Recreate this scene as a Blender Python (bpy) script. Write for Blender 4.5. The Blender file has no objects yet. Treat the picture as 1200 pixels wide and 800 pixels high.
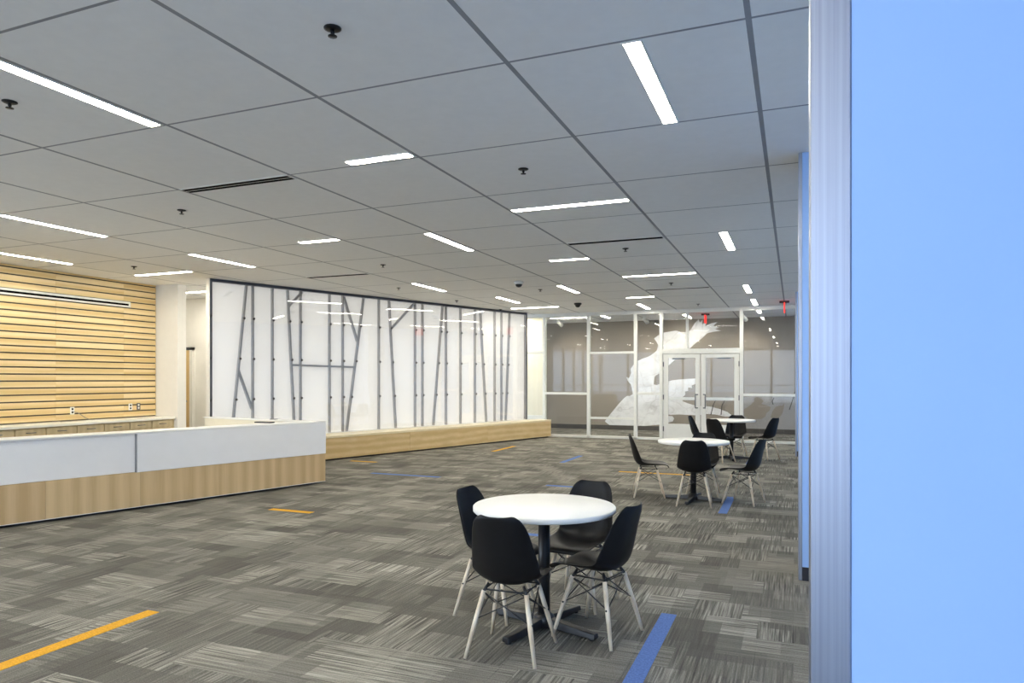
import bpy, bmesh, math, random
from mathutils import Vector
random.seed(7)
S = bpy.context.scene
COL = S.collection

# ------------------------------------------------------------------ camera, light, exposure
EYE, CEIL, YAW = 1.50, 3.18, 0.3838
cam_d = bpy.data.cameras.new('camera')
cam = bpy.data.objects.new('camera', cam_d); COL.objects.link(cam)
cam.location = (0, 0, EYE); cam.rotation_euler = (math.pi/2, 0, YAW)
cam_d.sensor_width = 36.0; cam_d.sensor_fit = 'HORIZONTAL'
cam_d.lens = 36.0*818.0/1200.0
cam_d.shift_y = 43.5/1200.0
cam_d.clip_start = 0.05; cam_d.clip_end = 200
S.camera = cam
W = bpy.data.worlds.new('sky'); S.world = W; W.use_nodes = True
bg = W.node_tree.nodes['Background']
bg.inputs['Color'].default_value = (0.66, 0.80, 1.0, 1)
bg.inputs['Strength'].default_value = 2.6
S.view_settings.view_transform = 'Standard'
S.view_settings.look = 'None'
S.view_settings.gamma = 1.0
S.view_settings.use_curve_mapping = False
S.view_settings.exposure = 1.27
LAMP = 34.0                      # emission of the ceiling fixtures
try:
    S.cycles.max_bounces = 8; S.cycles.diffuse_bounces = 5; S.cycles.glossy_bounces = 4
    S.cycles.transparent_max_bounces = 16; S.cycles.sample_clamp_indirect = 6.0
    S.cycles.use_denoising = True
except Exception:
    pass

# ------------------------------------------------------------------ materials
class N:
    """small node-tree helper"""
    def __init__(s, name):
        s.m = bpy.data.materials.new(name); s.m.use_nodes = True
        s.t = s.m.node_tree; s.b = s.t.nodes['Principled BSDF']; s.out = s.t.nodes['Material Output']
    def n(s, typ, **kw):
        x = s.t.nodes.new(typ)
        for k, v in kw.items(): setattr(x, k, v)
        return x
    def l(s, a, b): s.t.links.new(a, b)
    def val(s, sock, v):
        if hasattr(v, 'links'): s.l(v, sock)
        else: sock.default_value = v
    def math(s, op, a, b=0.0):
        x = s.n('ShaderNodeMath', operation=op); s.val(x.inputs[0], a); s.val(x.inputs[1], b); return x.outputs[0]
    def mix(s, f, a, b):
        x = s.n('ShaderNodeMix', data_type='RGBA'); s.val(x.inputs[0], f)
        s.val(x.inputs[6], a if hasattr(a, 'links') else (*a, 1)); s.val(x.inputs[7], b if hasattr(b, 'links') else (*b, 1)); return x.outputs[2]
    def pos(s): return s.n('ShaderNodeNewGeometry').outputs['Position']
    def obj(s): return s.n('ShaderNodeTexCoord').outputs['Object']
    def mapping(s, v, sc=(1, 1, 1), rot=(0, 0, 0), loc=(0, 0, 0)):
        x = s.n('ShaderNodeMapping'); s.l(v, x.inputs[0]); x.inputs['Scale'].default_value = sc
        x.inputs['Rotation'].default_value = rot; x.inputs['Location'].default_value = loc; return x.outputs[0]
    def noise(s, v, scale=5, detail=3, rough=.5):
        x = s.n('ShaderNodeTexNoise'); s.l(v, x.inputs['Vector']); x.inputs['Scale'].default_value = scale
        x.inputs['Detail'].default_value = detail; x.inputs['Roughness'].default_value = rough; return x.outputs['Fac']
    def ramp(s, f, *stops):
        x = s.n('ShaderNodeValToRGB'); s.l(f, x.inputs[0]); e = x.color_ramp.elements
        while len(e) < len(stops): e.new(0.5)
        for i, (p, c) in enumerate(stops): e[i].position = p; e[i].color = (*c, 1)
        return x.outputs[0]
    def bump(s, h, strength=.2, dist=.01):
        x = s.n('ShaderNodeBump'); x.inputs['Strength'].default_value = strength; x.inputs['Distance'].default_value = dist
        s.l(h, x.inputs['Height']); s.l(x.outputs[0], s.b.inputs['Normal']); return x.outputs[0]

def plain(name, c, rough=.5, metal=0.0, var=.04, scale=8, spec=.5, bump=0.0):
    k = N(name); f = k.noise(k.obj(), scale, 3)
    lo = tuple(max(0, x*(1-var)) for x in c); hi = tuple(min(1, x*(1+var)) for x in c)
    k.l(k.ramp(f, (.3, lo), (.7, hi)), k.b.inputs['Base Color'])
    k.b.inputs['Roughness'].default_value = rough; k.b.inputs['Metallic'].default_value = metal
    k.b.inputs['Specular IOR Level'].default_value = spec
    if bump: k.bump(k.noise(k.obj(), scale*30, 2), bump, .002)
    return k.m

def emit(name, c, e):
    k = N(name); x = k.n('ShaderNodeEmission'); x.inputs[0].default_value = (*c, 1); x.inputs[1].default_value = e
    k.l(x.outputs[0], k.out.inputs[0]); return k.m

def wood(name, a, b, axis='z', scale=1.0, rough=.42, seam=0.0):
    k = N(name); p = k.pos()
    st = {'z': (14, 14, .55), 'x': (.55, 14, 14), 'y': (14, .55, 14)}[axis]
    oi = k.n('ShaderNodeObjectInfo').outputs['Random']
    off = k.n('ShaderNodeCombineXYZ'); k.l(k.math('MULTIPLY', oi, 37.0), off.inputs[0]); k.l(k.math('MULTIPLY', oi, 19.0), off.inputs[2])
    va = k.n('ShaderNodeVectorMath', operation='ADD'); k.l(p, va.inputs[0]); k.l(off.outputs[0], va.inputs[1])
    v = k.mapping(va.outputs[0], tuple(x*scale for x in st))
    g = k.noise(v, 1.0, 5, .6)
    v2 = k.mapping(va.outputs[0], tuple(x*scale*.22 for x in st)); w = k.n('ShaderNodeTexWave', wave_type='RINGS')
    k.l(v2, w.inputs['Vector']); w.inputs['Scale'].default_value = 1.1; w.inputs['Distortion'].default_value = 5.0
    w.inputs['Detail'].default_value = 3; w.inputs['Detail Scale'].default_value = .8
    f = k.math('ADD', k.math('MULTIPLY', g, .7), k.math('MULTIPLY', w.outputs['Fac'], .3))
    f = k.math('ADD', f, k.math('MULTIPLY', k.math('SUBTRACT', oi, .5), .22))
    hf = k.noise(k.mapping(va.outputs[0], tuple(x*scale*9 for x in st)), 1.0, 3, .6)
    f = k.math('ADD', f, k.math('MULTIPLY', k.math('SUBTRACT', hf, .5), .25))
    k.l(k.ramp(f, (.28, a), (.72, b)), k.b.inputs['Base Color'])
    k.b.inputs['Roughness'].default_value = rough
    return k.m

def thin_glass(name, tint=(.95, .97, .97), wavy=0.0, strength=1.0, rough=.0, milk=0.0):
    k = N(name)
    tr = k.n('ShaderNodeBsdfTransparent'); tr.inputs[0].default_value = (*tint, 1)
    gl = k.n('ShaderNodeBsdfGlossy'); gl.inputs['Roughness'].default_value = rough
    fr = k.n('ShaderNodeFresnel')                     # same reflectance on both faces of the sheet
    k.l(k.math('SUBTRACT', 1.5, k.math('MULTIPLY', k.n('ShaderNodeNewGeometry').outputs['Backfacing'], 1.5-1/1.5)), fr.inputs[0])
    f = k.math('MINIMUM', k.math('MULTIPLY', fr.outputs[0], strength), 1.0)
    if wavy:
        b = k.n('ShaderNodeBump'); b.inputs['Strength'].default_value = 1.0; b.inputs['Distance'].default_value = wavy
        k.l(k.noise(k.mapping(k.pos(), (1, 1, .7)), 1.6, 1), b.inputs['Height']); k.l(b.outputs[0], gl.inputs['Normal'])
    body = tr.outputs[0]
    if milk:                                          # milky acrylic: part of the light scatters in the sheet
        df = k.n('ShaderNodeBsdfDiffuse'); df.inputs[0].default_value = (.92, .92, .92, 1)
        tl = k.n('ShaderNodeBsdfTranslucent'); tl.inputs[0].default_value = (.95, .95, .95, 1)
        m1 = k.n('ShaderNodeMixShader'); m1.inputs[0].default_value = .5; k.l(df.outputs[0], m1.inputs[1]); k.l(tl.outputs[0], m1.inputs[2])
        m2 = k.n('ShaderNodeMixShader'); m2.inputs[0].default_value = milk; k.l(tr.outputs[0], m2.inputs[1]); k.l(m1.outputs[0], m2.inputs[2]); body = m2.outputs[0]
    mx = k.n('ShaderNodeMixShader'); k.l(f, mx.inputs[0]); k.l(body, mx.inputs[1]); k.l(gl.outputs[0], mx.inputs[2])
    k.l(mx.outputs[0], k.out.inputs[0]); return k.m

def carpet():
    k = N('carpet'); p = k.pos(); sp = k.n('ShaderNodeSeparateXYZ'); k.l(p, sp.inputs[0])
    X, Y = sp.outputs[0], sp.outputs[1]
    def cell(sx, sy, ox, seed):
        row = k.math('FLOOR', k.math('DIVIDE', Y, sy))
        sh = k.math('MULTIPLY', k.math('MODULO', k.math('ABSOLUTE', row), 3.0), ox)
        cx = k.math('FLOOR', k.math('DIVIDE', k.math('ADD', X, sh), sx))
        cb = k.n('ShaderNodeCombineXYZ'); k.l(cx, cb.inputs[0]); k.l(row, cb.inputs[1]); cb.inputs[2].default_value = seed
        wn = k.n('ShaderNodeTexWhiteNoise', noise_dimensions='3D'); k.l(cb.outputs[0], wn.inputs[0]); return wn.outputs
    a = cell(.4064, .2032, .1355, 1.3); b = cell(.3048, .3048, .1016, 5.7); c = cell(.2032, .4064, .0677, 9.1)
    r1 = a['Value']; r2 = b['Value']; r3 = c['Value']
    pick = k.math('GREATER_THAN', r3, .5)
    pa = k.mapping(p, (75, 2.0, 1)); pb = k.mapping(p, (2.0, 75, 1))
    sa = k.noise(pa, 1.0, 2, .6); sb = k.noise(pb, 1.0, 2, .6)
    # ribs run along the depth of the room in most blocks, across it in others
    dirn = k.math('GREATER_THAN', r2, .62)
    st = k.math('ADD', k.math('MULTIPLY', sa, k.math('SUBTRACT', 1.0, dirn)), k.math('MULTIPLY', sb, dirn))
    amp = k.math('ADD', .16, k.math('MULTIPLY', k.math('POWER', r1, 2.0), .75))
    st = k.math('MULTIPLY', k.math('SUBTRACT', st, .5), amp)
    block = k.math('ADD', k.math('MULTIPLY', k.math('SUBTRACT', r1, .5), .16), k.math('MULTIPLY', k.math('SUBTRACT', r2, .5), .16))
    block = k.math('ADD', block, k.math('MULTIPLY', k.math('SUBTRACT', r3, .5), .10))
    fine = k.math('MULTIPLY', k.math('SUBTRACT', k.noise(p, 150, 3, .8), .5), .75)
    f = k.math('ADD', k.math('ADD', .48, k.math('MULTIPLY', st, 2.1)), k.math('ADD', block, fine))
    k.l(k.ramp(f, (.0, (.026, .026, .026)), (.42, (.145, .138, .120)), (1.0, (.52, .50, .43))), k.b.inputs['Base Color'])
    k.b.inputs['Roughness'].default_value = 1.0; k.b.inputs['Specular IOR Level'].default_value = .05
    k.bump(f, .35, .004)
    return k.m

def brushed():
    k = N('brushed_aluminium'); f = k.noise(k.mapping(k.obj(), (160, 160, 1.2)), 1, 3)
    k.l(k.ramp(f, (.3, (.30, .325, .40)), (.7, (.38, .41, .49))), k.b.inputs['Base Color'])
    k.b.inputs['Metallic'].default_value = 1.0; k.b.inputs['Roughness'].default_value = .40
    k.bump(f, .05, .001); return k.m

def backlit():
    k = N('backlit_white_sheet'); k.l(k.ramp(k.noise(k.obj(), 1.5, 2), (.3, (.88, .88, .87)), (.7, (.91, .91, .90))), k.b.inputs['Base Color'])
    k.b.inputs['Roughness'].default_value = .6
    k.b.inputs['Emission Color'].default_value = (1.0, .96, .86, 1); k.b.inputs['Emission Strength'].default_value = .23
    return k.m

def mural_white():
    k = N('mural_white'); p = k.pos(); n = k.noise(k.mapping(p, (2.2, 1, 3.0)), 1.5, 5, .65)
    v = k.n('ShaderNodeTexVoronoi', feature='DISTANCE_TO_EDGE'); v.inputs['Scale'].default_value = 1.6
    va = k.n('ShaderNodeVectorMath', operation='ADD'); k.l(p, va.inputs[0])
    nc = k.n('ShaderNodeTexNoise'); nc.inputs['Scale'].default_value = 1.2; k.l(p, nc.inputs['Vector']); k.l(nc.outputs['Color'], va.inputs[1])
    k.l(va.outputs[0], v.inputs['Vector'])
    ln = k.math('LESS_THAN', v.outputs['Distance'], .018)
    f = k.math('SUBTRACT', n, k.math('MULTIPLY', ln, .16))
    k.l(k.ramp(f, (.2, (.60, .59, .58)), (.55, (.84, .84, .84))), k.b.inputs['Base Color'])
    k.b.inputs['Roughness'].default_value = .6; return k.m

M = dict(
    carpet=carpet(),
    yellow=plain('yellow_carpet', (.68, .36, .045), 1, var=.18, scale=90, spec=.05),
    blue_carpet=plain('blue_carpet', (.12, .20, .46), 1, var=.2, scale=90, spec=.05),
    panel=plain('ceiling_panel', (.84, .835, .82), .9, var=.015, scale=14, spec=.1),
    tbar=plain('grid_bar', (.27, .275, .29), .6, var=.05),
    white_wall=plain('white_paint', (.82, .80, .75), .7, var=.015),
    cream=plain('cream_paint', (.85, .80, .66), .7, var=.015),
    taupe=plain('taupe_paint', (.30, .26, .215), .75, var=.03, scale=3),
    taupe_light=plain('pale_taupe_print', (.36, .345, .335), .7, var=.04, scale=4),
    mural=mural_white(),
    blue=plain('blue_paint', (.34, .53, .88), .55, var=.015, scale=4),
    metal=brushed(),
    frame=plain('white_metal_frame', (.80, .80, .76), .4, var=.02),
    dark=plain('black_metal', (.018, .018, .02), .35, var=.2),
    dark_grey=plain('grey_metal', (.12, .125, .14), .4, metal=.3, var=.1),
    joint=plain('grey_joint', (.26, .265, .28), .4, var=.05),
    stud=plain('grey_stud', (.10, .105, .125), .45, metal=.2, var=.12),
    rail=plain('dark_rail', (.06, .065, .085), .45, var=.1),
    bolt=plain('bolt_steel', (.03, .03, .035), .35, metal=.5),
    backwall=backlit(),
    plastic=plain('black_plastic', (.005, .005, .006), .45, var=.15, scale=30, spec=.28),
    maple=wood('maple_dowel', (.62, .50, .36), (.80, .70, .56), 'z', 2.2, .4),
    top=plain('white_laminate', (.86, .855, .83), .32, var=.01),
    desk_white=plain('desk_white_laminate', (.88, .875, .88), .22, var=.01),
    desk_wood=wood('desk_maple_veneer', (.54, .37, .19), (.70, .52, .29), 'z', .55, .4),
    bench_wood=wood('bench_maple', (.62, .44, .20), (.77, .59, .33), 'y', .7, .4),
    bench_top=plain('bench_top_maple', (.86, .75, .52), .35, var=.05),
    slat=wood('slat_maple', (.70, .50, .22), (.86, .68, .38), 'y', .7, .45),
    slat_back=plain('slat_backing', (.07, .055, .04), .8, var=.1),
    cab=wood('cabinet_oak', (.54, .43, .25), (.64, .52, .32), 'z', .8, .45),
    counter=plain('cream_counter', (.90, .87, .78), .3, var=.01),
    door_wood=wood('door_maple', (.62, .42, .17), (.76, .55, .27), 'z', .8, .4),
    baseboard=plain('dark_baseboard', (.025, .023, .03), .6, var=.1),
    base_taupe=plain('dark_taupe_baseboard', (.07, .063, .056), .6, var=.1),
    glass=thin_glass('clear_glass', (.965, .97, .97), 0.0, .6),
    panel_glass=thin_glass('glossy_clear_panel', (.985, .987, .992), .0022, 2.2, .012, .24),
    lamp=emit('lamp_diffuser', (1.0, .94, .80), LAMP),
    warm_lamp=emit('warm_lamp_diffuser', (1.0, .90, .66), LAMP*2.2),
    red=emit('exit_red', (1.0, .05, .04), .7),
    vent_dark=plain('vent_dark', (.006, .006, .007), .9, spec=.05),
    vent_white=plain('vent_white', (.78, .77, .74), .5),
    chrome=plain('sprinkler_bronze', (.02, .02, .022), .35, metal=.6),
    paper=plain('paper_white', (.86, .86, .84), .7),
    outlet_white=plain('outlet_white', (.88, .87, .83), .4),
    cable=plain('grey_cable', (.30, .27, .23), .5),
    outdoor=plain('outdoor_paving', (.74, .74, .73), .9, var=.08, scale=2),
)

# ------------------------------------------------------------------ mesh helpers
OFF = {}                                              # world offset carried by a thing
def link(name, verts, faces, mat, parent=None, smooth=False, base=None):
    off = Vector(OFF.get(parent.name, (0, 0, 0))) if parent else Vector(base or (0, 0, 0))
    me = bpy.data.meshes.new(name)
    me.from_pydata([tuple(Vector(v)-off) for v in verts], [], faces)
    bm = bmesh.new(); bm.from_mesh(me); bmesh.ops.recalc_face_normals(bm, faces=bm.faces); bm.to_mesh(me); bm.free()
    if mat: me.materials.append(M[mat])
    if smooth:
        for p in me.polygons: p.use_smooth = True
    o = bpy.data.objects.new(name, me); COL.objects.link(o)
    if parent: o.parent = parent
    else: o.location = off
    OFF[o.name] = tuple(off)
    return o

def tag(o, label=None, cat=None, group=None, kind=None):
    if label: o['label'] = label
    if cat: o['category'] = cat
    if group: o['group'] = group
    if kind: o['kind'] = kind
    return o
def thing(name, label, cat, loc=(0, 0, 0), group=None, kind=None):
    e = bpy.data.objects.new(name, None); COL.objects.link(e); e.location = loc; e.empty_display_size = .1
    OFF[e.name] = tuple(loc); return tag(e, label, cat, group, kind)
def struct(o, label=None): return tag(o, label, kind='structure')

BF = [(0, 3, 2, 1), (4, 5, 6, 7), (0, 1, 5, 4), (1, 2, 6, 5), (2, 3, 7, 6), (3, 0, 4, 7)]
def bv(x0, x1, y0, y1, z0, z1):
    return [(x0, y0, z0), (x1, y0, z0), (x1, y1, z0), (x0, y1, z0), (x0, y0, z1), (x1, y0, z1), (x1, y1, z1), (x0, y1, z1)]
def bevel(o, w, seg=2):
    m = o.modifiers.new('bevel', 'BEVEL'); m.width = w; m.segments = seg; m.limit_method = 'ANGLE'; return o
def box(name, x0, x1, y0, y1, z0, z1, mat, parent=None, bev=0):
    o = link(name, bv(x0, x1, y0, y1, z0, z1), BF, mat, parent, base=((x0+x1)/2, (y0+y1)/2, z0))
    if bev: bevel(o, bev)
    return o
class Frame:
    """a vertical plane frame: s along, n out of the face, z up"""
    def __init__(s, p, q):
        s.p = Vector(p[:2]); d = Vector(q[:2])-s.p; s.L = d.length; s.t = d/s.L; s.n = Vector((s.t.y, -s.t.x))
    def w(s, a, n, z): v = s.p+s.t*a+s.n*n; return (v.x, v.y, z)
    def box(s, name, a0, a1, n0, n1, z0, z1, mat, parent=None, bev=0):
        vs = [s.w(a0, n0, z0), s.w(a1, n0, z0), s.w(a1, n1, z0), s.w(a0, n1, z0), s.w(a0, n0, z1), s.w(a1, n0, z1), s.w(a1, n1, z1), s.w(a0, n1, z1)]
        o = link(name, vs, BF, mat, parent, base=s.w((a0+a1)/2, (n0+n1)/2, z0))
        if bev: bevel(o, bev)
        return o
    def bar(s, name, a0, z0, a1, z1, wd, n0, n1, mat, parent=None):
        d = Vector((a1-a0, z1-z0)).normalized(); h = Vector((-d.y, d.x))*wd/2
        c = [(a0-h.x, z0-h.y), (a1-h.x, z1-h.y), (a1+h.x, z1+h.y), (a0+h.x, z0+h.y)]
        vs = [s.w(x, n0, z) for x, z in c]+[s.w(x, n1, z) for x, z in c]
        return link(name, vs, BF, mat, parent)
def lathe(name, prof, c, mat, parent=None, seg=24, smooth=True):
    vs, fs = [], []; n = len(prof)
    for i in range(seg):
        a = 2*math.pi*i/seg
        for r, z in prof: vs.append((c[0]+r*math.cos(a), c[1]+r*math.sin(a), c[2]+z))
    for i in range(seg):
        j = (i+1) % seg
        for k in range(n-1): fs.append((i*n+k, j*n+k, j*n+k+1, i*n+k+1))
    fs.append(tuple(i*n for i in range(seg))); fs.append(tuple(i*n+n-1 for i in reversed(range(seg))))
    o = link(name, vs, fs, mat, parent, smooth=False, base=c)
    if smooth:
        for p in o.data.polygons: p.use_smooth = len(p.vertices) == 4
    return o
def tube_geo(pts, rad, seg=8):
    pts = [Vector(p) for p in pts]; vs, fs = [], []
    rad = rad if isinstance(rad, (list, tuple)) else [rad]*len(pts)
    up = Vector((0, 0, 1))
    for i, p in enumerate(pts):
        d = (pts[min(i+1, len(pts)-1)]-pts[max(i-1, 0)]).normalized()
        u = d.cross(up if abs(d.z) < .95 else Vector((1, 0, 0))).normalized(); v = d.cross(u)
        for k in range(seg):
            a = 2*math.pi*k/seg; vs.append(p+(u*math.cos(a)+v*math.sin(a))*rad[i])
    for i in range(len(pts)-1):
        for k in range(seg):
            j = (k+1) % seg; fs.append((i*seg+k, i*seg+j, (i+1)*seg+j, (i+1)*seg+k))
    fs.append(tuple(range(seg))); fs.append(tuple((len(pts)-1)*seg+k for k in reversed(range(seg))))
    return vs, fs
def tube(name, pts, rad, mat, parent=None, seg=8):
    vs, fs = tube_geo(pts, rad, seg); return link(name, vs, fs, mat, parent, smooth=True)
def merge(*geos):
    V, Fc = [], []
    for v, f in geos:
        b = len(V); V += list(v); Fc += [tuple(i+b for i in q) for q in f]
    return V, Fc
def copy_tree(o, parent=None):
    c = o.copy(); COL.objects.link(c); c.parent = parent
    for ch in [x for x in COL.objects if x.parent == o]: copy_tree(ch, c)
    return c
def proj(X, Y, Z):
    c, s = math.cos(YAW), math.sin(YAW); d = Y*c-X*s; r = X*c+Y*s
    return (600+818*r/d, 443.5-818*(Z-EYE)/d, d) if d > .2 else None
def on_y(u, v, Y):
    c, s = math.cos(YAW), math.sin(YAW); a = (u-600)/818; d = Y/(a*s+c); return (a*d*c-d*s, EYE-(v-443.5)*d/818)

# ------------------------------------------------------------------ the setting
XL, XR, YB, YP, YC = -10.70, 0.45, -6.40, 17.20, 20.20     # left wall, right wall, window wall, partition, corridor wall
G = 1.2192; GX, GY = -1.4157, 3.4315                        # ceiling grid: spacing and origin
gx = lambda i: GX+G*i
gy = lambda j: GY+G*j

# floor: slab, carpet tiles, inlaid strips
floor = struct(box('floor', XL-2.6, XR+.3, YB-.3, YC+.3, -.20, -.006, 'baseboard'))
T = .6096
tiles = []
i0, i1 = math.floor((XL-2.5-GX)/T), math.ceil((XR+.25-GX)/T)
j0, j1 = math.floor((YB-GY)/T), math.ceil((YC-GY)/T)
for i in range(i0, i1):
    for j in range(j0, j1):
        x0, x1 = max(GX+i*T, XL-2.5), min(GX+(i+1)*T, XR+.25)
        y0, y1 = max(GY+j*T, YB), min(GY+(j+1)*T, YC)
        if x1-x0 < .02 or y1-y0 < .02: continue
        q = proj((x0+x1)/2, (y0+y1)/2, 0); size = 0
        if q and -20 < q[0] < 950 and 440 < q[1] < 815:
            size = 818*818*T*T*EYE/q[2]**3
            cy_, cx_ = (y0+y1)/2, (x0+x1)/2
            if cx_ < -7.35+.2946*(cy_-4.537)-.2 and cy_ < 9: size = 0         # under and behind the desk
        tiles.append((size, x0, x1, y0, y1))
tiles.sort(reverse=True)
def tile_geo(x0, x1, y0, y1, g=.0003, b=.0012):
    x0 += g; x1 -= g; y0 += g; y1 -= g
    v = [(x0, y0, -.006), (x1, y0, -.006), (x1, y1, -.006), (x0, y1, -.006), (x0, y0, -b), (x1, y0, -b), (x1, y1, -b), (x0, y1, -b),
         (x0+b, y0+b, 0), (x1-b, y0+b, 0), (x1-b, y1-b, 0), (x0+b, y1-b, 0)]
    f = [(8, 9, 10, 11)]
    for a in range(4):
        c = (a+1) % 4; f += [(a, c, c+4, a+4), (a+4, c+4, c+8, a+8)]
    return v, f
OFF[floor.name] = tuple(floor.location)
for s_, *r in tiles[:290]:
    link('carpet_tile', *tile_geo(*r), 'carpet', floor)
tag(link('carpet_tile_field', *merge(*[tile_geo(*r) for s_, *r in tiles[290:]]), 'carpet', floor), kind='stuff')
strips = [('yellow', -3.88, -3.78, 2.09, 3.31), ('blue_carpet', -.785, -.69, 3.28, 4.50), ('yellow', -5.58, -5.00, 6.36, 6.45),
          ('yellow', -5.80, -5.71, 13.2, 14.4), ('blue_carpet', -3.89, -3.80, 11.9, 13.1), ('blue_carpet', -.785, -.69, 8.08, 9.25),
          ('blue_carpet', -6.22, -5.0, 9.40, 9.49), ('yellow', -7.5, -6.95, 10.67, 10.76), ('blue_carpet', -3.23, -2.62, 9.24, 9.33),
          ('yellow', -2.62, -1.40, 11.06, 11.15), ('blue_carpet', -2.62, -1.40, 6.25, 6.34), ('blue_carpet', -.785, -.69, 12.9, 14.1)]
for m_, *r in strips:
    o = box('carpet_strip', r[0], r[1], r[2], r[3], -.001, .002, m_, floor)
    o['label'] = ('yellow' if m_ == 'yellow' else 'blue')+' carpet inlay strip'

# ceiling: slab, grid bars, panels
ceiling = struct(box('ceiling', XL-2.7, XR+.3, YB-.3, YC+.3, CEIL+.03, CEIL+.25, 'tbar'))
OFF[ceiling.name] = tuple(ceiling.location)
XI0, XI1 = XL-2.6, XR+.15
for i in range(-9, 2):
    box('grid_bar', gx(i)-.014, gx(i)+.014, YB, YC, CEIL-.0004, CEIL+.03, 'tbar', ceiling)
for j in range(-8, 14):
    box('grid_bar', XI0, XI1, gy(j)-.0085, gy(j)+.0085, CEIL-.0002, CEIL+.029, 'tbar', ceiling)
far = []
for i in range(-10, 2):
    for j in range(-11, 14):
        x0, x1 = max(gx(i)+.012, XI0), min(gx(i+1)-.012, XI1)
        y0, y1 = max(gy(j)+.009, YB), min(gy(j+1)-.009, YC)
        if x1-x0 < .05 or y1-y0 < .05: continue
        v = bv(x0, x1, y0, y1, CEIL, CEIL+.028)
        if j >= -3 and i > -9: link('ceiling_panel', v, BF, 'panel', ceiling)
        else: far.append((v, BF))
tag(link('ceiling_panel_field', *merge(*far), 'panel', ceiling), kind='stuff')

# walls
def wall(name, *a, mat='white_wall'): return struct(box(name, *a, mat))
wall('wall_left', XL-.15, XL, 2.6, 9.28, 0, CEIL)
wall('wall_left_sill', XL-.15, XL, YB, 2.6, 0, .20)
wall('wall_left_head', XL-.15, XL, YB, 2.6, 3.05, CEIL)
wall('wall_right', XR, XR+.15, YB, YC, 0, CEIL, mat='blue')
wall('wall_alcove', XL-.15, -10.16, 9.28, 9.47, 0, CEIL)
wall('wall_corridor', XL-2.6, XR+.15, YC, YC+.15, 0, CEIL, mat='taupe')
struct(box('baseboard_corridor', -8.5, XR, YC-.015, YC, 0, .13, 'base_taupe'))
# room behind the passage, with a maple door
wb = wall('wall_back_room', -13.2, -8.6, 11.15, 11.30, 0, CEIL)
wall('wall_back_room_side', -13.3, -13.15, 9.0, 11.2, 0, CEIL)
wall('wall_back_room_front', -13.2, XL-.15, 9.28, 9.43, 0, CEIL)
d1 = thing('door_1', None, None, (-12.2, 11.13, 0), kind='structure')
box('door_leaf', -12.66, -11.80, 11.10, 11.14, .005, 2.10, 'door_wood', d1)
box('door_casing', -11.80, -11.72, 11.08, 11.15, 0, 2.16, 'white_wall', d1)
box('door_casing', -12.74, -12.66, 11.08, 11.15, 0, 2.16, 'white_wall', d1)
box('door_head', -12.74, -11.72, 11.08, 11.15, 2.10, 2.16, 'dark_grey', d1)
lathe('door_knob', [(.012, 0), (.028, .01), (.03, .03), (.018, .045), (.002, .046)], (-11.88, 11.06, 1.0), 'dark_grey', d1, 12)
# window wall behind the camera: daylight comes in here
wall('wall_back_sill', XL-.15, XR+.15, YB-.2, YB, 0, .20)
wall('wall_back_head', XL-.15, XR+.15, YB-.2, YB, 3.05, CEIL)
WZ0, WZ1, nwin = .20, 3.05, 0
def window(fr_):
    global nwin
    nwin += 1; Lw = fr_.L
    w = thing('window_%d' % nwin, None, None, fr_.w(Lw/2, 0, WZ0), kind='structure')
    for a in (0, Lw-.06): fr_.box('window_frame', a, a+.06, -.06, .06, WZ0, WZ1, 'frame', w)
    fr_.box('window_rail', .06, Lw-.06, -.06, .06, 1.10, 1.16, 'frame', w)
    fr_.box('pane', .05, Lw-.05, -.005, .005, WZ0, 1.10, 'glass', w); fr_.box('pane', .05, Lw-.05, -.005, .005, 1.16, WZ1, 'glass', w)
nb = 7; bw = (XR-XL)/nb
for k in range(nb): window(Frame((XL+k*bw, YB-.1), (XL+(k+1)*bw, YB-.1)))
nl = 5; lw = (2.6-YB)/nl
for k in range(nl): window(Frame((XL-.08, YB+k*lw), (XL-.08, YB+(k+1)*lw)))  # unseen left-wall windows, added so more daylight reaches the ceiling
def portal(name, loc, rot, sx, sy):
    d = bpy.data.lights.new(name, 'AREA'); d.shape = 'RECTANGLE'; d.size = sx; d.size_y = sy; d.cycles.is_portal = True
    o = bpy.data.objects.new(name, d); COL.objects.link(o); o.location = loc; o.rotation_euler = rot
portal('window_portal_back', ((XL+XR)/2, YB-.25, 1.62), (math.pi/2, 0, 0), XR-XL, 2.85)
portal('window_portal_left', (XL-.25, (YB+2.6)/2, 1.62), (math.pi/2, 0, -math.pi/2), 2.6-YB, 2.85)
struct(box('ground_outside', -60, 40, -60, 40, -.30, -.25, 'outdoor'))

# ------------------------------------------------------------------ blue pilasters with brushed metal corners
def pilaster(y, x0, wm, depth, label, skew=0.0, base=True):
    t = thing('pilaster', label, 'pillar', (x0+.15, y+depth/2, 0), 'blue pilasters along the right wall')
    box('body', x0+wm, XR-.002, y, y+depth, .10 if base else 0, CEIL, 'blue', t)
    # the corner guard: a folded strip that turns from the front face into the side
    vs = []
    for z in (0.0, CEIL): vs += [(x0+wm, y-.002, z), (x0, y+skew, z), (x0, y+depth, z), (x0+wm, y+depth, z)]
    bevel(link('corner_guard', vs, BF, 'metal', t), .003)
    box('base_strip', x0+wm+.001, XR-.002, y-.004, y+.02, 0, .10, 'baseboard', t)
pilaster(1.30, .0258, .0642, .12, 'blue pillar face edged by a broad brushed metal corner strip', 0)
pilaster(5.62, .0310, .027, .50, 'blue pillar with black base and narrow metal edge, between the other two pillars')
pilaster(14.55, .025, .03, .50, 'slim blue pillar closest to the glass partition')

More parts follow.
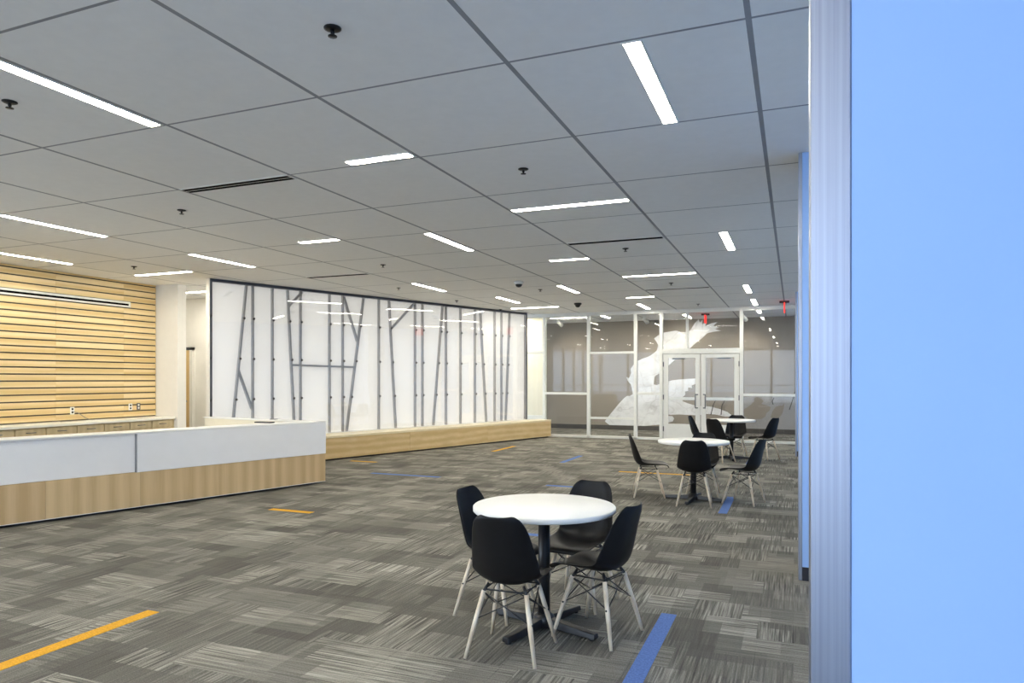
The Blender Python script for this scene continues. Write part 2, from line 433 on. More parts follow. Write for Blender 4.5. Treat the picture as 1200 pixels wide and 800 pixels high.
# ------------------------------------------------------------------ translucent feature wall with branch-like studs
A, B = (-9.059, 8.955), (-6.339, 16.688)
FW = Frame(A, B); L = FW.L
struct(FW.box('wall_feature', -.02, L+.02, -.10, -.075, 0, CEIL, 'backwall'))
struct(FW.box('trim_feature_end', -.035, -.02, -.10, .012, 0, CEIL, 'white_wall'))
feat = thing('feature_wall_screen', 'glossy white wall of bolted clear panels over branching grey studs', 'wall panel', (*FW.w(L/2, -.03, 0)[:2], .46))
def wallpt(u, v):
    c, s = math.cos(YAW), math.sin(YAW); a = (u-600)/818; dw = Vector((a*c-s, a*s+c)); d = FW.p.dot(FW.n)/dw.dot(FW.n)
    P = dw*d; return ((P-FW.p).dot(FW.t), EYE-(v-443.5)*d/818)
ZB, ZT = .46, CEIL
vert = [297.5, 320.5, 353.5, 387.5, 403, 445.3, 487.8, 496.5, 524, 541, 558, 581, 589]
tilt = [((290, 332.5), (275, 487.5)), ((338, 336), (345.8, 492.5)), ((427.5, 347.5), (407.5, 505)), ((457, 350), (465, 501)),
        ((520, 357.5), (509, 499)), ((564, 362.5), (571, 492.5)), ((598.5, 366), (594, 492.5))]
branch = [((280, 432.5), (296.3, 478.8)), ((355, 340), (339, 359)), ((342.5, 427.5), (416, 430)), ((404, 345), (420, 400)), ((486, 354), (460, 384.5))]
STN0, STN1 = -.07, -.014
lines = []
for u in vert:
    a = wallpt(u, 400)[0]; lines.append((a, ZB, a, ZT-.05)); FW.box('stud', a-.014, a+.014, STN0, STN1, ZB, ZT-.05, 'stud', feat)
for p, q in tilt:
    (a0, z0), (a1, z1) = wallpt(*p), wallpt(*q)
    k = (a1-a0)/(z1-z0); at = a0+k*(ZT-.05-z0); ab = a0+k*(ZB-z0)
    lines.append((ab, ZB, at, ZT-.05)); FW.bar('stud', ab, ZB+.005, at, ZT-.055, .032, STN0+.004, STN1+.002, 'stud', feat)
for p, q in branch:
    (a0, z0), (a1, z1) = wallpt(*p), wallpt(*q)
    FW.bar('branch', a0, min(z0, ZT-.07), a1, min(z1, ZT-.07), .036, STN0+.008, STN1+.004, 'stud', feat)
FW.box('top_rail', -.02, L+.01, STN0, .012, ZT-.05, ZT-.002, 'rail', feat)
FW.box('bottom_rail', 0, L, STN0, .008, ZB-.02, ZB, 'frame', feat)
for a in (.0, L-.0): FW.box('end_post', a-.02, a+.02, STN0, .010, ZB, ZT-.05, 'rail', feat)
lines += [(0, ZB, 0, ZT), (L, ZB, L, ZT)]
seams = [0.02]+[wallpt(u, 400)[0] for u in (320.5, 387.5, 445.3, 496.5, 541, 581)]+[L-.02]
for a, b in zip(seams[:-1], seams[1:]): FW.box('clear_panel', a+.002, b-.002, -.004, .004, ZB, ZT-.05, 'panel_glass', feat)
for (a0, z0, a1, z1) in lines:
    for z in (1.14, 1.845, 2.55):
        a = a0+(a1-a0)*(z-z0)/(z1-z0)
        b0 = FW.w(a, .004, z); b1 = FW.w(a, .016, z)
        tube('bolt', [b0, b1], .021, 'bolt', feat, 8)

# bench along the feature wall
bf0, bf1 = (-7.889, 10.527), (-5.773, 16.986)
BD = Frame(bf0, bf1)
bench = thing('bench', 'long low maple bench running along the glossy white feature wall', 'bench', (*BD.w(3, -.3, 0)[:2], 0))
s0 = -1.2
def bback(a): return -((Vector(BD.w(a, 0, 0)[:2])-FW.p).dot(FW.n)-.02)/BD.n.dot(FW.n)
def bslab(name, a0, a1, n0, n1, z0, z1, mat):
    c = [(a0, n0), (a1, n0), (a1, bback(a1)+n1), (a0, bback(a0)+n1)]
    return link(name, [BD.w(a, n, z) for z in (z0, z1) for a, n in c], BF, mat, bench)
bevel(bslab('seat_top', s0, BD.L, 0, 0, .41, .45, 'bench_top'), .004)
cuts = [s0, BD.t.dot(Vector((-7.283, 12.446))-BD.p), BD.t.dot(Vector((-6.479, 14.681))-BD.p), BD.L-.004]
for a, b in zip(cuts[:-1], cuts[1:]): BD.box('front_panel', a+.003, b-.003, -.03, -.005, .03, .408, 'bench_wood', bench)
BD.box('end_panel', BD.L-.03, BD.L-.002, -.36, -.031, .03, .408, 'bench_wood', bench)
bslab('plinth', s0+.05, BD.L-.05, -.06, .05, 0, .40, 'baseboard')

# ------------------------------------------------------------------ glass partition
part = thing('glass_partition', 'full height glass partition in white metal frames facing the corridor', 'partition', (-2.8, YP, 0))
F0, F1 = YP-.05, YP+.05
def fr(x0, x1, z0, z1, name='frame_member'): return box(name, x0, x1, F0, F1, z0, z1, 'frame', part, .004)
mull = [-6.03, -4.838, -3.637, -3.006, -1.138]
for x in mull: fr(x-.04, x+.04, 0, CEIL-.002, 'mullion')
fr(XR-.06, XR, 0, CEIL-.002, 'mullion')
fr(-5.99, -3.046, 0, .06, 'sill'); fr(-1.098, XR-.06, 0, .06, 'sill')
xs = [-6.95]+mull+[XR]
for a, b in zip(xs[:-1], xs[1:]): fr(a+.04, b-.04, CEIL-.09, CEIL-.002, 'head')
fr(-5.99, -4.878, 1.09, 1.15); fr(-4.798, -3.677, 2.12, 2.18); fr(-4.798, -3.677, .48, .53); fr(-3.597, -3.046, 1.10, 1.16)
fr(-1.098, XR-.06, 1.09, 1.15); fr(-2.966, -1.178, 2.10, 2.22, 'door_header')
xm = on_y(805.5, 400, YP)[0]; fr(xm-.03, xm+.03, 2.22, CEIL-.09, 'mullion')
fr(-6.95, -6.07, .46, .54, 'sill'); fr(-6.95, -6.07, 2.15, 2.20)
def pane(x0, x1, z0, z1): box('pane', x0, x1, YP-.006, YP+.006, z0, z1, 'glass', part)
pane(-5.99, -4.878, .06, 1.09); pane(-5.99, -4.878, 1.15, CEIL-.09)
pane(-4.798, -3.677, .06, .48); pane(-4.798, -3.677, .53, 2.12); pane(-4.798, -3.677, 2.18, CEIL-.09)
pane(-3.597, -3.046, .06, 1.10); pane(-3.597, -3.046, 1.16, CEIL-.09)
pane(-2.966, xm-.03, 2.22, CEIL-.09); pane(xm+.03, -1.178, 2.22, CEIL-.09)
pane(-1.098, XR-.06, .06, 1.09); pane(-1.098, XR-.06, 1.15, CEIL-.09)
pane(-6.95, -6.07, .54, 2.15); pane(-6.95, -6.07, 2.20, CEIL-.09)
wall('wall_window_sill', -7.3, -6.07, YP-.05, YP+.05, 0, .46)

def glass_door(name, xa, xb, hinge, label):
    d = thing(name, label, 'door', ((xa+xb)/2, YP, 0), 'pair of glass doors in the partition')
    d['kind'] = 'structure'
    y0, y1 = YP-.03, YP+.03
    for x in (xa, xb-.11): box('stile', x, x+.11, y0, y1, .01, 2.09, 'frame', d, .003)
    box('bottom_rail', xa+.11, xb-.11, y0, y1, .01, .40, 'frame', d, .003)
    box('top_rail', xa+.11, xb-.11, y0, y1, 2.00, 2.09, 'frame', d, .003)
    box('pane', xa+.11, xb-.11, YP-.005, YP+.005, .40, 2.00, 'glass', d)
    box('push_bar', xa+.10, xb-.10, YP+.05, YP+.10, .98, 1.05, 'frame', d, .01)
    hx = xb-.055 if hinge < 0 else xa+.055
    g = [(hx, y0, 1.12), (hx, y0-.06, 1.12), (hx+.06*hinge*0, y0-.075, 1.10), (hx, y0-.075, .82), (hx, y0-.06, .80), (hx, y0, .80)]
    out = -1 if hinge < 0 else 1
    g = [(x+(.05*out if 0 < k < 5 else 0), y, z) for k, (x, y, z) in enumerate(g)]
    tube('pull_handle', g, .013, 'dark_grey', d, 8)
    ex = xa+.0 if hinge < 0 else xb
    for z in (.28, 1.05, 1.85): box('hinge', ex-.012, ex+.012, y0-.02, y0, z-.06, z+.06, 'dark_grey', d)
    cx = xa+.35 if hinge < 0 else xb-.35
    box('closer', cx-.15, cx+.15, YP+.03, YP+.08, 1.97, 2.02, 'dark', d)
glass_door('door_2', -2.95, -2.08, -1, 'left-hinged glass door leaf with white frame and grey pull')
glass_door('door_3', -2.06, -1.19, 1, 'right-hinged glass door leaf with white frame and grey pull')

# cream side room seen through the narrow pane
wall('wall_side_room', -8.6, -6.33, 17.95, 18.02, 0, CEIL, mat='cream')
# mural on the corridor wall
def decal(name, pts, mat, y, parent):
    P = [on_y(u, v, y) for u, v in pts]; n = len(P)
    vs = [(x, y, z) for x, z in P]+[(x, y-.004, z) for x, z in P]
    fs = [tuple(range(n)), tuple(range(2*n-1, n-1, -1))]+[(i, (i+1) % n, (i+1) % n+n, i+n) for i in range(n)]
    return link(name, vs, fs, mat, parent)
mural = thing('wall_mural', 'large white winged silhouette graphic on the taupe corridor wall', 'mural', (-3.5, YC-.003, 1.5))
body = [(708.8, 493.5), (716, 484), (725.6, 472.5), (731, 466.5), (735, 463.5), (738, 464), (741.6, 461.5), (740.5, 455), (739.1, 450), (735.5, 446), (734, 441.5), (737, 443), (738.5, 440),
        (739.7, 437), (739, 432), (742.5, 427), (747.2, 422.8), (753, 420), (759.4, 418), (765, 414.5), (769.7, 410.6), (771.3, 404), (769, 400), (766.5, 396.6), (769, 394.5), (772.5, 391.9), (778, 389.5),
        (784, 388.5), (788, 387.8), (792.5, 387.2), (798, 388.8), (803.8, 389), (807.5, 388), (810, 385.3), (814, 378.8), (818.8, 373.6), (820, 378), (823.5, 374.5), (822.8, 380), (828.5, 377), (826, 382),
        (834, 378.5), (841, 377.2), (836, 381.5), (843, 383.5), (838, 385.5), (845, 387.5), (837, 388.5), (829, 390), (824, 395), (815, 402.2), (807.5, 408.8), (799, 415), (790.6, 421.9), (783, 428.4), (777, 434), (772.8, 437.5),
        (769, 439.5), (767, 441.5), (766, 450), (769, 451), (772.5, 450), (781.9, 446.8), (789, 445.2), (796, 444.4), (806, 443.6), (815, 443.4), (814.6, 450), (810.5, 451.5), (811, 454.5), (806.5, 454), (806.5, 458), (803, 458.5), (803, 462.5), (799, 466),
        (800, 470), (808, 473), (817, 475.5), (826, 475.5), (833.8, 476.5), (843, 479), (852.5, 482.5), (859, 487.5), (850, 488), (838, 485.5), (828, 484.8), (817, 486.5), (806, 486), (795, 485.5), (786, 485.8), (779, 484.8), (772.5, 483.5), (774, 486.5),
        (782, 487), (788, 487.5), (790, 490), (788.5, 493.5), (782, 495.5), (772, 497.5), (760, 498.5), (748, 499.8), (735, 500.5), (725, 500.5), (718, 499.6), (713, 497)]
decal('bird_shape', body, 'mural', YC-.001, mural)
right = [(868, 507), (868, 466), (880, 464), (895, 463.5), (910, 462), (925, 464), (940, 466), (940, 507)]
decal('pale_ground_shape', right, 'taupe_light', YC-.001, mural)
decal('dark_animal_shape', [(872, 487), (871, 480), (876, 477), (880, 474), (884, 470), (884, 466.5), (887, 465), (892, 467), (895, 470), (892, 473), (899, 475), (903, 477), (902, 481), (898, 484), (897, 488), (892, 491), (884, 491), (876, 490)], 'taupe', YC-.0052, mural)
decal('dark_leaf_shape', [(903, 489), (905, 482), (909, 476.5), (914, 475), (917, 475), (919.5, 471.5), (918.5, 478), (917, 484), (913, 489), (908, 491)], 'taupe', YC-.0052, mural)
for p in ([(833, 486), (836, 474), (840, 466)], [(845, 486), (846, 475), (852, 464)], [(906, 474), (905, 470), (907, 466)], [(925, 480), (929, 468), (933, 455)]):
    w = .9
    decal('twig_shape', [(x-w*.6, y) for x, y in p]+[(x+w*.6, y) for x, y in reversed(p)], 'base_taupe', YC-.0062, mural)

# ------------------------------------------------------------------ maple slat wall, counter, cabinets
slat = thing('slat_wall', 'maple horizontal slat wall behind the reception counter', 'wall panel', (XL, 6.4, .86))
box('backing', XL, XL+.012, 3.5, 9.275, .83, CEIL-.002, 'slat_back', slat)
pitch = .1048; nz = 23; ends = [3.5, 5.4, 7.43, 8.62, 9.27]
for k in range(nz):
    z0 = .845+k*pitch
    for a, b in zip(ends[:-1], ends[1:]):
        box('slat', XL+.0125, XL+.030, a+.0015, b-.0015, z0, min(z0+pitch-.021, CEIL-.004), 'slat', slat)
vent = thing('wall_air_vent', 'white linear air diffuser set across the maple slat wall', 'vent', (XL+.03, 6.7, 2.75))
box('frame', XL+.031, XL+.045, 4.4, 8.74, 2.73, 2.825, 'vent_white', vent)
box('slot', XL+.0452, XL+.047, 4.4, 8.70, 2.757, 2.790, 'vent_dark', vent)
ct = tag(bevel(link('countertop', bv(XL+.002, -10.20, 3.5, 9.275, .785, .825), BF, 'counter', base=(-10.35, 6, .80)), .004), 'long cream countertop under the maple slat wall', 'countertop')
yb = [1.018*y for y in (4.05, 4.5, 4.97, 5.45, 5.93, 6.41, 6.85, 7.32, 7.77, 8.226, 8.651, 9.07)]
def make_cabinet(y0, y1, label):
    c = thing('base_cabinet', label, 'cabinet', (-10.45, (y0+y1)/2, 0), 'oak base cabinets under the back counter')
    xf = -10.23
    box('body', XL+.01, xf-.02, y0+.002, y1-.002, .10, .784, 'cab', c)
    box('plinth', XL+.02, xf-.07, y0+.002, y1-.002, 0, .10, 'baseboard', c)
    d = box('drawer', xf-.019, xf, y0+.010, y1-.010, .660, .772, 'cab', c)
    ym = (y0+y1)/2
    tube('handle', [(xf, ym-.06, .716), (xf+.03, ym-.06, .716), (xf+.03, ym+.06, .716), (xf, ym+.06, .716)], .006, 'dark_grey', d, 6)
    e = box('door', xf-.019, xf, y0+.010, y1-.010, .12, .642, 'cab', c)
    tube('handle', [(xf, y1-.06, .62), (xf+.03, y1-.06, .62), (xf+.03, y1-.06, .50), (xf, y1-.06, .50)], .006, 'dark_grey', e, 6)
for a, b in zip(yb[:-1], yb[1:]): make_cabinet(a, b, 'oak cabinet with one drawer above a door under cream countertop')
tag(box('cabinet_end_filler', XL+.01, -10.24, 9.236, 9.274, 0, .784, 'cab'), 'narrow oak end panel closing the row of back cabinets', 'panel')
def outlet(y, z, mat, label, double=False):
    o = thing('wall_outlet', label, 'outlet', (XL+.031, y, z))
    box('plate', XL+.0305, XL+.038, y-.036, y+.036, z-.058, z+.058, mat, o, .003)
    for dz in (-.025, .025): box('socket', XL+.0382, XL+.040, y-.014, y+.014, z+dz-.015, z+dz+.015, 'vent_dark' if mat != 'dark_grey' else 'outlet_white', o)
outlet(7.693, .989, 'outlet_white', 'white wall outlet with a cable plugged in above countertop')
outlet(8.745, 1.011, 'outlet_white', 'white wall plate next to a dark outlet on the slat wall')
outlet(8.905, 1.013, 'dark_grey', 'dark grey wall outlet on the slat wall near the corner')
tag(tube('cable', [(XL+.042, 7.70, .97), (XL+.07, 7.76, .955), (XL+.11, 7.86, .868), (XL+.13, 7.93, .838), (XL+.12, 7.85, .835), (XL+.12, 7.6, .832), (XL+.10, 7.45, .832)], .006, 'cable', seg=6), 'thin cable hanging from the wall outlet onto the countertop', 'cable')
pp = link('paper_sheet', [(-10.5, 7.68, .826), (-10.26, 7.74, .826), (-10.30, 8.06, .826), (-10.54, 8.02, .826), (-10.5, 7.68, .829), (-10.26, 7.74, .829), (-10.30, 8.06, .831), (-10.54, 8.02, .830)], BF, 'paper')
tag(pp, 'white papers lying on the cream countertop beside the cable', 'paper')

# ------------------------------------------------------------------ reception desk
D0, D1 = (-7.331, 4.537), (-6.226, 8.288)
DK = Frame(D0, D1); DL = DK.L
desk = thing('reception_desk', 'L shaped reception desk with white upper panels over a maple base', 'desk', (*DK.w(1.5, -.4, 0)[:2], 0))
sm = DK.t.dot(Vector((-6.98, 5.80))-DK.p); SA = -3.2
DK.box('upper_panel', SA, sm+.02, -.06, -.028, .432, .868, 'desk_white', desk, .004)
DK.box('upper_panel', sm, DL, -.032, 0, .428, .868, 'desk_white', desk, .004)
DK.box('transaction_top', SA, DL-.0, -.34, -.0, .869, .889, 'top', desk, .003)
DK.box('panel_joint', sm-.014, sm-.001, -.032, .001, .430, .868, 'joint', desk)
wc = [SA, -2.0, -.8, .4, 1.35, 2.3, 3.1, DL-.002]
for a, b in zip(wc[:-1], wc[1:]): DK.box('base_panel', a+.0008, b-.0008, -.040, -.010, .035, .43, 'desk_wood', desk)
DK.box('base_edge', SA, DL-.002, -.039, -.008, .030, .036, 'top', desk)
DK.box('toe_kick', SA, DL-.1, -.16, -.10, 0, .40, 'baseboard', desk)
DK.box('inner_panel', SA, DL-.05, -.20, -.17, .05, .868, 'white_wall', desk)
DK.box('work_surface', SA, DL-.4, -.95, -.36, .70, .735, 'top', desk, .003)
# return wing
r0 = Vector(DK.w(DL, 0, 0)[:2]); r1 = Vector((-8.72, 8.60)); RT = Frame(r1, r0)
RT.box('return_panel', 0, RT.L-.07, -.0, .09, .03, .868, 'cream', desk)
RT.box('return_top', -.02, RT.L-.08, .0, .12, .869, .888, 'top', desk, .003)
RT.box('return_plinth', .05, RT.L-.15, .02, .07, 0, .03, 'baseboard', desk)
RT.box('return_shelf', .05, RT.L-.45, .09, .55, .70, .735, 'top', desk)
gm = RT.w(RT.L-.62, .25, 0); 
tag(box('card_tray', gm[0]-.05, gm[0]+.22, gm[1]-.5, gm[1]-.40, .8895, .905, 'dark', None, .003), 'small dark tray lying on the white desk corner', 'tray')
vs = box('cable_grommet', RT.w(RT.L-1.0, .05, 0)[0]-.05, RT.w(RT.L-1.0, .05, 0)[0]+.05, RT.w(RT.L-1.0, .05, 0)[1]-.03, RT.w(RT.L-1.0, .05, 0)[1]+.03, .8885, .90, 'dark_grey', desk)

# ------------------------------------------------------------------ ceiling fixtures
def lamp(x0, x1, y0, y1, label, mat='lamp', group='linear ceiling lights'):
    cx, cy = (x0+x1)/2, (y0+y1)/2
    t = thing('ceiling_light', label, 'ceiling light', (cx, cy, CEIL), group)
    g = []
    w = .012
    for a in ((x0, x1, y0, y0+w), (x0, x1, y1-w, y1), (x0, x0+w, y0+w, y1-w), (x1-w, x1, y0+w, y1-w)): g.append((bv(*a, CEIL-.006, CEIL-.0005), BF))
    link('frame', *merge(*g), 'vent_white', t)
    box('diffuser', x0+w, x1-w, y0+w, y1-w, CEIL-.004, CEIL-.001, mat, t)
HW = .055
def ly(ci, j0, j1, label): lamp(gx(ci)-HW, gx(ci)+HW, gy(j0)+.01, gy(j1)-.01, label)
def lx(i0, i1, rj, label): lamp(gx(i0)+.015, gx(i1)-.015, gy(rj)-HW, gy(rj)+HW, label)
for c_, j_, lb in [
    (-2.06, -1, 'linear ceiling light right above the long yellow carpet strip before the desk'),
    (-2.06, 3, 'lengthwise linear ceiling light between the twin slot diffuser and the white ringed dome camera'),
    (-2.06, 7, 'lengthwise linear ceiling light between the two dome cameras'),
    (-5.03, 1, 'lengthwise linear ceiling light above the front of the reception desk'),
    (-5.03, 3, 'lengthwise linear ceiling light above the return wing of the reception desk'),
    (-3.94, 6, 'lengthwise linear ceiling light close to the middle of the glossy feature wall'),
    (-3.48, 8, 'lengthwise linear ceiling light above the yellow strip beside the bench'),
    (-1.5, 10, 'lengthwise linear ceiling light ending at the glass partition head'),
    (.545, 0, 'lengthwise linear ceiling light above the blue strip at the table farthest from the doors'),
    (.545, 4, 'lengthwise linear ceiling light above the blue strip at the middle table'),
    (.5, 8, 'lengthwise linear ceiling light above the round table closest to the glass doors'),
    (.5, 10, 'lengthwise linear ceiling light next to the exit sign before the partition'),
    (-6.9, 2, 'lengthwise linear ceiling light closest to the maple slat wall')]: ly(c_, j_, j_+1, lb)
for a, b, r, lb in [
    (-1, 0, 2.5, 'crosswise full length ceiling light between the twin slot and a black slot diffuser'),
    (-1, 0, 6.5, 'crosswise full length ceiling light between two black single slot diffusers'),
    (-4, -3, 9.9, 'crosswise full length ceiling light where feature wall and partition meet'),
    (-7, -6, 3.95, 'crosswise ceiling light in the corner of slat wall and passage'),
    (-1.5, -1, .93, 'short crosswise ceiling light in one row with the twin slot diffuser'),
    (-3.5, -3, 2.94, 'short crosswise ceiling light alone in front of the feature wall'),
    (-1.5, -1, 4.92, 'short crosswise ceiling light just behind a black slot diffuser'),
    (-1.5, -1, 8.94, 'short crosswise ceiling light nearest the glass doors')]: lx(a, b, r, lb)
RB = 'linear ceiling light near the tall rear window wall'
for c_, j_ in [(.545, -4), (.545, -7), (-2.06, -5), (-5.03, -3), (-5.03, -7), (-6.9, -2), (-6.9, -6), (-3.94, -2), (-3.94, -7)]: ly(c_, j_, j_+1, RB)
for a, r in [(-1, -1.5), (-1, -5.5), (-4, -4.1), (-7, -4.05), (-3, -7.0)]: lx(a, a+1, r, RB)
# corridor and back rooms
CG = 'corridor ceiling lights'
lamp(-6.3, -5.15, 18.40, 18.50, 'crosswise linear ceiling light in the corridor behind the glass partition', group=CG)
lamp(-4.80, -4.69, 17.75, 18.95, 'lengthwise corridor ceiling light behind the partition near its crosswise light', group=CG)
lamp(-2.72, -2.6, 18.6, 19.7, 'lengthwise corridor ceiling light beside the corridor exit sign', group=CG)
lamp(-.86, -.75, 17.7, 18.9, 'lengthwise corridor ceiling light behind the pane next to the blue pillar', group=CG)
lamp(-7.7, -6.45, 17.4, 17.5, 'bright warm ceiling light in the cream side room', 'warm_lamp', 'side room ceiling light')  # unseen lamp, added to make the cream wall behind the pane bright
lamp(-11.6, -10.4, 10.2, 10.32, 'warm ceiling light in the room behind the passage', 'lamp', 'passage room ceiling light')

def slot(i0, i1, rj, label, n=1):
    x0, x1, y = gx(i0)+.02, gx(i1)-.02, gy(rj)
    t = thing('ceiling_air_slot', label, 'vent', ((x0+x1)/2, y, CEIL), 'linear air slots in the ceiling')
    hw = .062
    box('frame', x0, x1, y-hw, y+hw, CEIL-.006, CEIL-.0005, 'vent_white', t)
    for k in ((-.028, .028) if n == 2 else (0,)):
        h = .021 if n == 2 else .046
        box('slot', x0+.01, x1-.01, y+k-h, y+k+h, CEIL-.0075, CEIL-.0062, 'vent_dark', t)
slot(-3, -2, 1.04, 'twin slot black and white air diffuser in the ceiling', 2)
slot(-1, 0, 4.03, 'black single slot ceiling air diffuser between two half length lights')
slot(-5, -4, 4.97, 'black single slot ceiling air diffuser in front of the glossy white wall')
slot(-1, 0, 8.03, 'black single slot ceiling air diffuser nearest the glass doors')

def sprinkler(x, y):
    t = thing('sprinkler', 'small dark fire sprinkler head hanging from the ceiling', 'sprinkler', (x, y, CEIL), 'ceiling fire sprinklers')
    lathe('escutcheon', [(.042, -.0005), (.042, -.005), (.03, -.011), (.014, -.012), (.001, -.0121)], (x, y, CEIL), 'chrome', t, 16)
    lathe('stem', [(.010, -.0122), (.010, -.028), (.004, -.032), (.004, -.038), (.001, -.0381)], (x, y, CEIL), 'chrome', t, 10)
    lathe('deflector', [(.001, -.0383), (.022, -.0385), (.022, -.042), (.001, -.0425)], (x, y, CEIL), 'chrome', t, 12)
for p in [(-2.05, 2.78), (-4.41, 2.785), (-2.01, 5.22), (-5.66, 5.22), (-9.16, 7.57), (-2.016, 8.90), (-5.617, 8.83), (-6.777, 11.18), (-6.73, 13.48), (-4.43, 12.39), (-2.0, 12.41), (-2.0, 16.13), (-6.6, 15.6)]: sprinkler(*p)
def dome(x, y, label):
    t = thing('dome_camera', label, 'camera', (x, y, CEIL), 'ceiling dome cameras')
    lathe('base_ring', [(.085, -.0005), (.085, -.03), (.062, -.045), (.001, -.0455)], (x, y, CEIL), 'vent_white' if y < 12 else 'dark', t, 20)
    lathe('lens_dome', [(.060, -.046), (.056, -.066), (.042, -.085), (.02, -.096), (.001, -.099)], (x, y, CEIL), 'dark', t, 20)
dome(-4.424, 11.27, 'white ringed dark dome camera on the ceiling'); dome(-4.459, 14.95, 'all black dome camera on the ceiling near the partition')
def exit_sign(x, y, label):
    t = thing('exit_sign', label, 'exit sign', (x, y, CEIL))
    box('mount', x-.10, x+.10, y-.05, y+.05, CEIL-.045, CEIL-.0005, 'dark', t, .005)
    box('edge_lit_plate', x-.012, x+.012, y-.16, y+.16, CEIL-.25, CEIL-.0455, 'red', t)
exit_sign(-.19, 16.2, 'red edge lit exit sign hanging before the partition'); exit_sign(-2.12, 18.6, 'red edge lit exit sign hanging in the corridor')
def spot(x, y):
    t = thing('track_spotlight', 'small white track spotlight aimed at the corridor mural', 'spotlight', (x, y, CEIL), 'corridor track spotlights')
    box('mount', x-.04, x+.04, y-.04, y+.04, CEIL-.03, CEIL-.0005, 'frame', t)
    tube('arm', [(x, y, CEIL-.03), (x, y, CEIL-.08)], .012, 'frame', t, 8)
    d = bpy.data.lights.new('spot_beam', 'SPOT'); d.energy = 14; d.color = (1, .90, .74); d.spot_size = math.radians(95); d.spot_blend = .7; d.shadow_soft_size = .05
    b = bpy.data.objects.new('spot_beam', d); COL.objects.link(b); b.parent = t; b.location = (.06, .17, -.17)
    b.rotation_euler = Vector((0, 1.0, -1.3)).to_track_quat('-Z', 'Y').to_euler()
    tube('lamp_head', [(x-.02, y-.05, CEIL-.06), (x+.05, y+.14, CEIL-.16)], [.04, .055], 'frame', t, 12)
for x in (-6.2, -3.75, -1.2): spot(x, 18.9)

# ------------------------------------------------------------------ tables and shell chairs
TABZ = .736
def make_table(x, y, rot, label):
    t = thing('round_table', label, 'table', (x, y, 0), 'white round tables')
    r = .430
    prof = [(.001, TABZ-.032), (r-.006, TABZ-.032), (r, TABZ-.026), (r, TABZ-.005), (r-.005, TABZ), (.001, TABZ)]
    lathe('table_top', prof, (x, y, 0), 'top', t, 64)
    lathe('mounting_plate', [(.001, TABZ-.045), (.14, TABZ-.045), (.14, TABZ-.0325), (.001, TABZ-.0325)], (x, y, 0), 'dark', t, 20)
    lathe('column', [(.036, .07), (.036, TABZ-.0455), (.001, TABZ-.0455)], (x, y, 0), 'dark', t, 20)
    lathe('hub', [(.001, .015), (.07, .015), (.062, .072), (.04, .09), (.037, .091)], (x, y, 0), 'dark', t, 16)
    for k in range(4):
        a = rot+k*math.pi/2; d = Vector((math.cos(a), math.sin(a))); n = Vector((-d.y, d.x)); c = Vector((x, y))
        vs = []
        for s, w, h0, h1 in ((.055, .036, .015, .068), (.37, .026, .012, .042)):
            p = c+d*s
            vs += [(*(p-n*w), h0), (*(p+n*w), h0), (*(p+n*w*.75), h1), (*(p-n*w*.75), h1)]
        bevel(link('foot', vs, [(0, 3, 2, 1), (4, 5, 6, 7), (0, 1, 5, 4), (1, 2, 6, 5), (2, 3, 7, 6), (3, 0, 4, 7)], 'dark', t), .005)
        p = c+d*.34; lathe('glide', [(.001, 0), (.018, 0), (.018, .0118), (.001, .0118)], (p.x, p.y, 0), 'dark', t, 10)
    return t

def shell():
    # side profile: y forward, z up, half width, edge curl
    prof = [(.238, .372, .125, .000), (.238, .390, .150, .002), (.222, .404, .170, .006), (.185, .411, .182, .012), (.13, .409, .190, .022), (.06, .400, .195, .034), (-.02, .392, .197, .046),
            (-.085, .390, .198, .060), (-.135, .402, .198, .076), (-.170, .432, .197, .086), (-.192, .48, .194, .086), (-.207, .54, .187, .078), (-.222, .61, .176, .066),
            (-.237, .68, .162, .052), (-.250, .730, .147, .040), (-.258, .764, .124, .032), (-.262, .782, .090, .028)]
    nw = 14; vs, fs = [], []
    for i, (y, z, hw, cu) in enumerate(prof):
        a = prof[max(i-1, 0)]; b = prof[min(i+1, len(prof)-1)]
        t = Vector((b[0]-a[0], b[1]-a[1])).normalized(); n = Vector((-t.y, t.x))*-1      # towards the sitter
        if n.y < 0 and i < 7: n = -n
        for k in range(nw+1):
            w = -1+2*k/nw; e = abs(w)**2.4*cu
            vs.append((w*hw, y+n.x*e, z+n.y*e))
    for i in range(len(prof)-1):
        for k in range(nw):
            p = i*(nw+1)+k; fs.append((p, p+1, p+nw+2, p+nw+1))
    return vs, fs
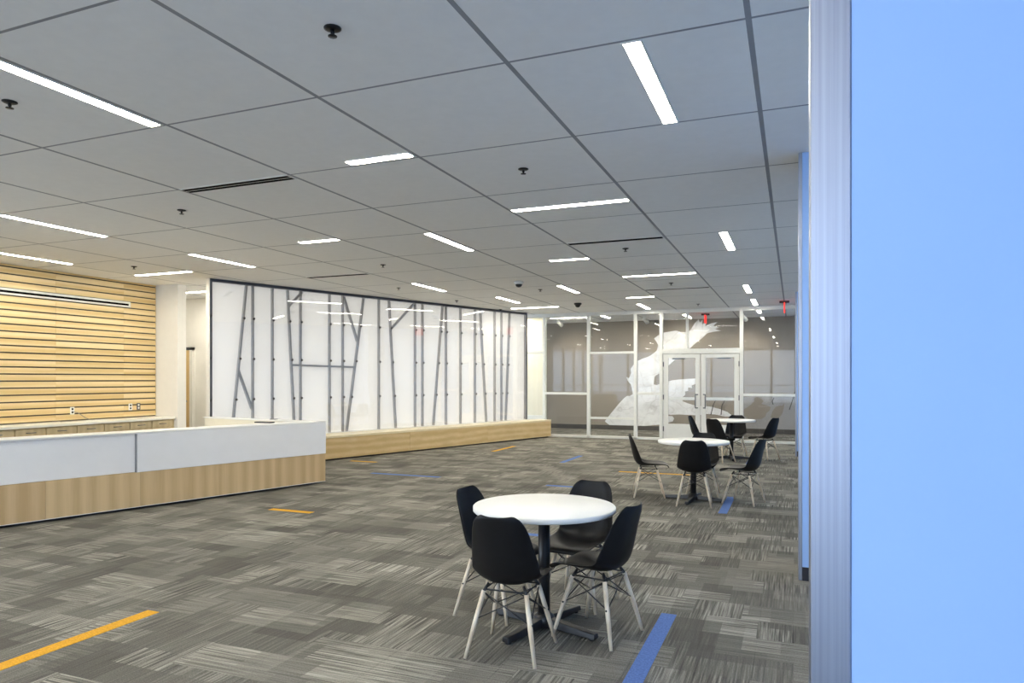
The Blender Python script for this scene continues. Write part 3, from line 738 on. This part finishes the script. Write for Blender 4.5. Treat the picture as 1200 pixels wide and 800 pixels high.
def make_chair():
    t = thing('shell_chair', 'chair', 'chair', (0, 0, 0), 'black shell chairs with maple legs')
    o = link('seat_shell', *shell(), 'plastic', t, smooth=True)
    m = o.modifiers.new('thick', 'SOLIDIFY'); m.thickness = .008; m.offset = 0
    m = o.modifiers.new('smooth', 'SUBSURF'); m.levels = 1; m.render_levels = 1
    tops = {}
    for sx in (-1, 1):
        for sy in (-1, 1):
            a = Vector((sx*.122, sy*.105-.01, .350)); b = Vector((sx*.197, sy*.192-.005, 0)); tops[sx, sy] = (a, b)
            tube('leg', [a, a.lerp(b, .5), b], [.0125, .0135, .0095], 'maple', t, 10)
            up = Vector((sx*.10, sy*.085-.01, .388))
            tube('bracket', [up, a.lerp(up, .25), a.lerp(b, .06)], [.009, .009, .010], 'dark', t, 8)
    P = lambda sx, sy, f: tops[sx, sy][0].lerp(tops[sx, sy][1], f)
    for q, r in (((-1, -1), (1, -1)), ((-1, 1), (1, 1)), ((-1, -1), (-1, 1)), ((1, -1), (1, 1))):
        vs, fs = merge(tube_geo([P(*q, .02), P(*r, .42)], .0038, 6), tube_geo([P(*r, .02), P(*q, .42)], .0038, 6))
        link('cross_brace', vs, fs, 'dark', t, smooth=True)
        link('seat_rail', *tube_geo([P(*q, -.02), P(*r, -.02)], .005, 6), 'dark', t, smooth=True)
    for sx in (-1, 1):
        for sy in (-1, 1):
            p = P(sx, sy, .42); d = Vector((sx, 0, 0)); tube('bolt', [p+d*.010, p+d*.016], .006, 'dark', t, 6)
    return t
chair0 = make_chair(); used = False
def chair(x, y, fx, fy, label):
    global used
    c = copy_tree(chair0) if used else chair0
    used = True
    c.location = (x, y, 0); c.rotation_euler = (0, 0, math.atan2(-fx, fy)); c['label'] = label
POS = [
    (-1.444, 3.58, -.03, 1, 'black shell chair with its back turned at the table farthest from the glass doors'),
    (-1.775, 4.13, .99, -.12, 'black shell chair on the reception desk side of the table farthest from the glass doors'),
    (-1.337, 4.517, -.14, -.99, 'black shell chair facing away from the glass doors, at the table farthest from them'),
    (-1.076, 4.006, -.97, .24, 'black shell chair beside the blue carpet strip, at the table farthest from the glass doors'),
    (-1.72, 8.95, .97, .24, 'black shell chair at the middle table on the side towards the feature wall'),
    (-1.10, 8.53, -.09, 1, 'black shell chair with its back turned at the middle table'),
    (-.567, 8.874, -.96, .28, 'black shell chair at the middle table over the blue carpet strip'),
    (-1.09, 9.30, .05, -1, 'black shell chair at the middle table facing away from the glass doors'),
    (-1.63, 13.75, .98, -.1, 'black shell chair on the bench side of the table closest to the glass doors'),
    (-1.24, 13.12, .5, .85, 'black shell chair with its back turned at the table closest to the glass doors'),
    (-1.05, 14.12, -.05, -1, 'black shell chair at the table closest to the glass doors, backed up to the doors'),
    (-.51, 13.76, -.86, .50, 'black shell chair on the blue pillar side of the table closest to the glass doors')]
for p in POS: chair(*p)
make_table(-1.40, 3.985, math.radians(45-62), 'white round pedestal table farthest from the glass doors, with four black chairs')
make_table(-1.15, 8.83, math.radians(-5), 'middle white round pedestal table between the other two tables')
make_table(-1.08, 13.6, math.radians(10), 'white round pedestal table nearest the glass doors')
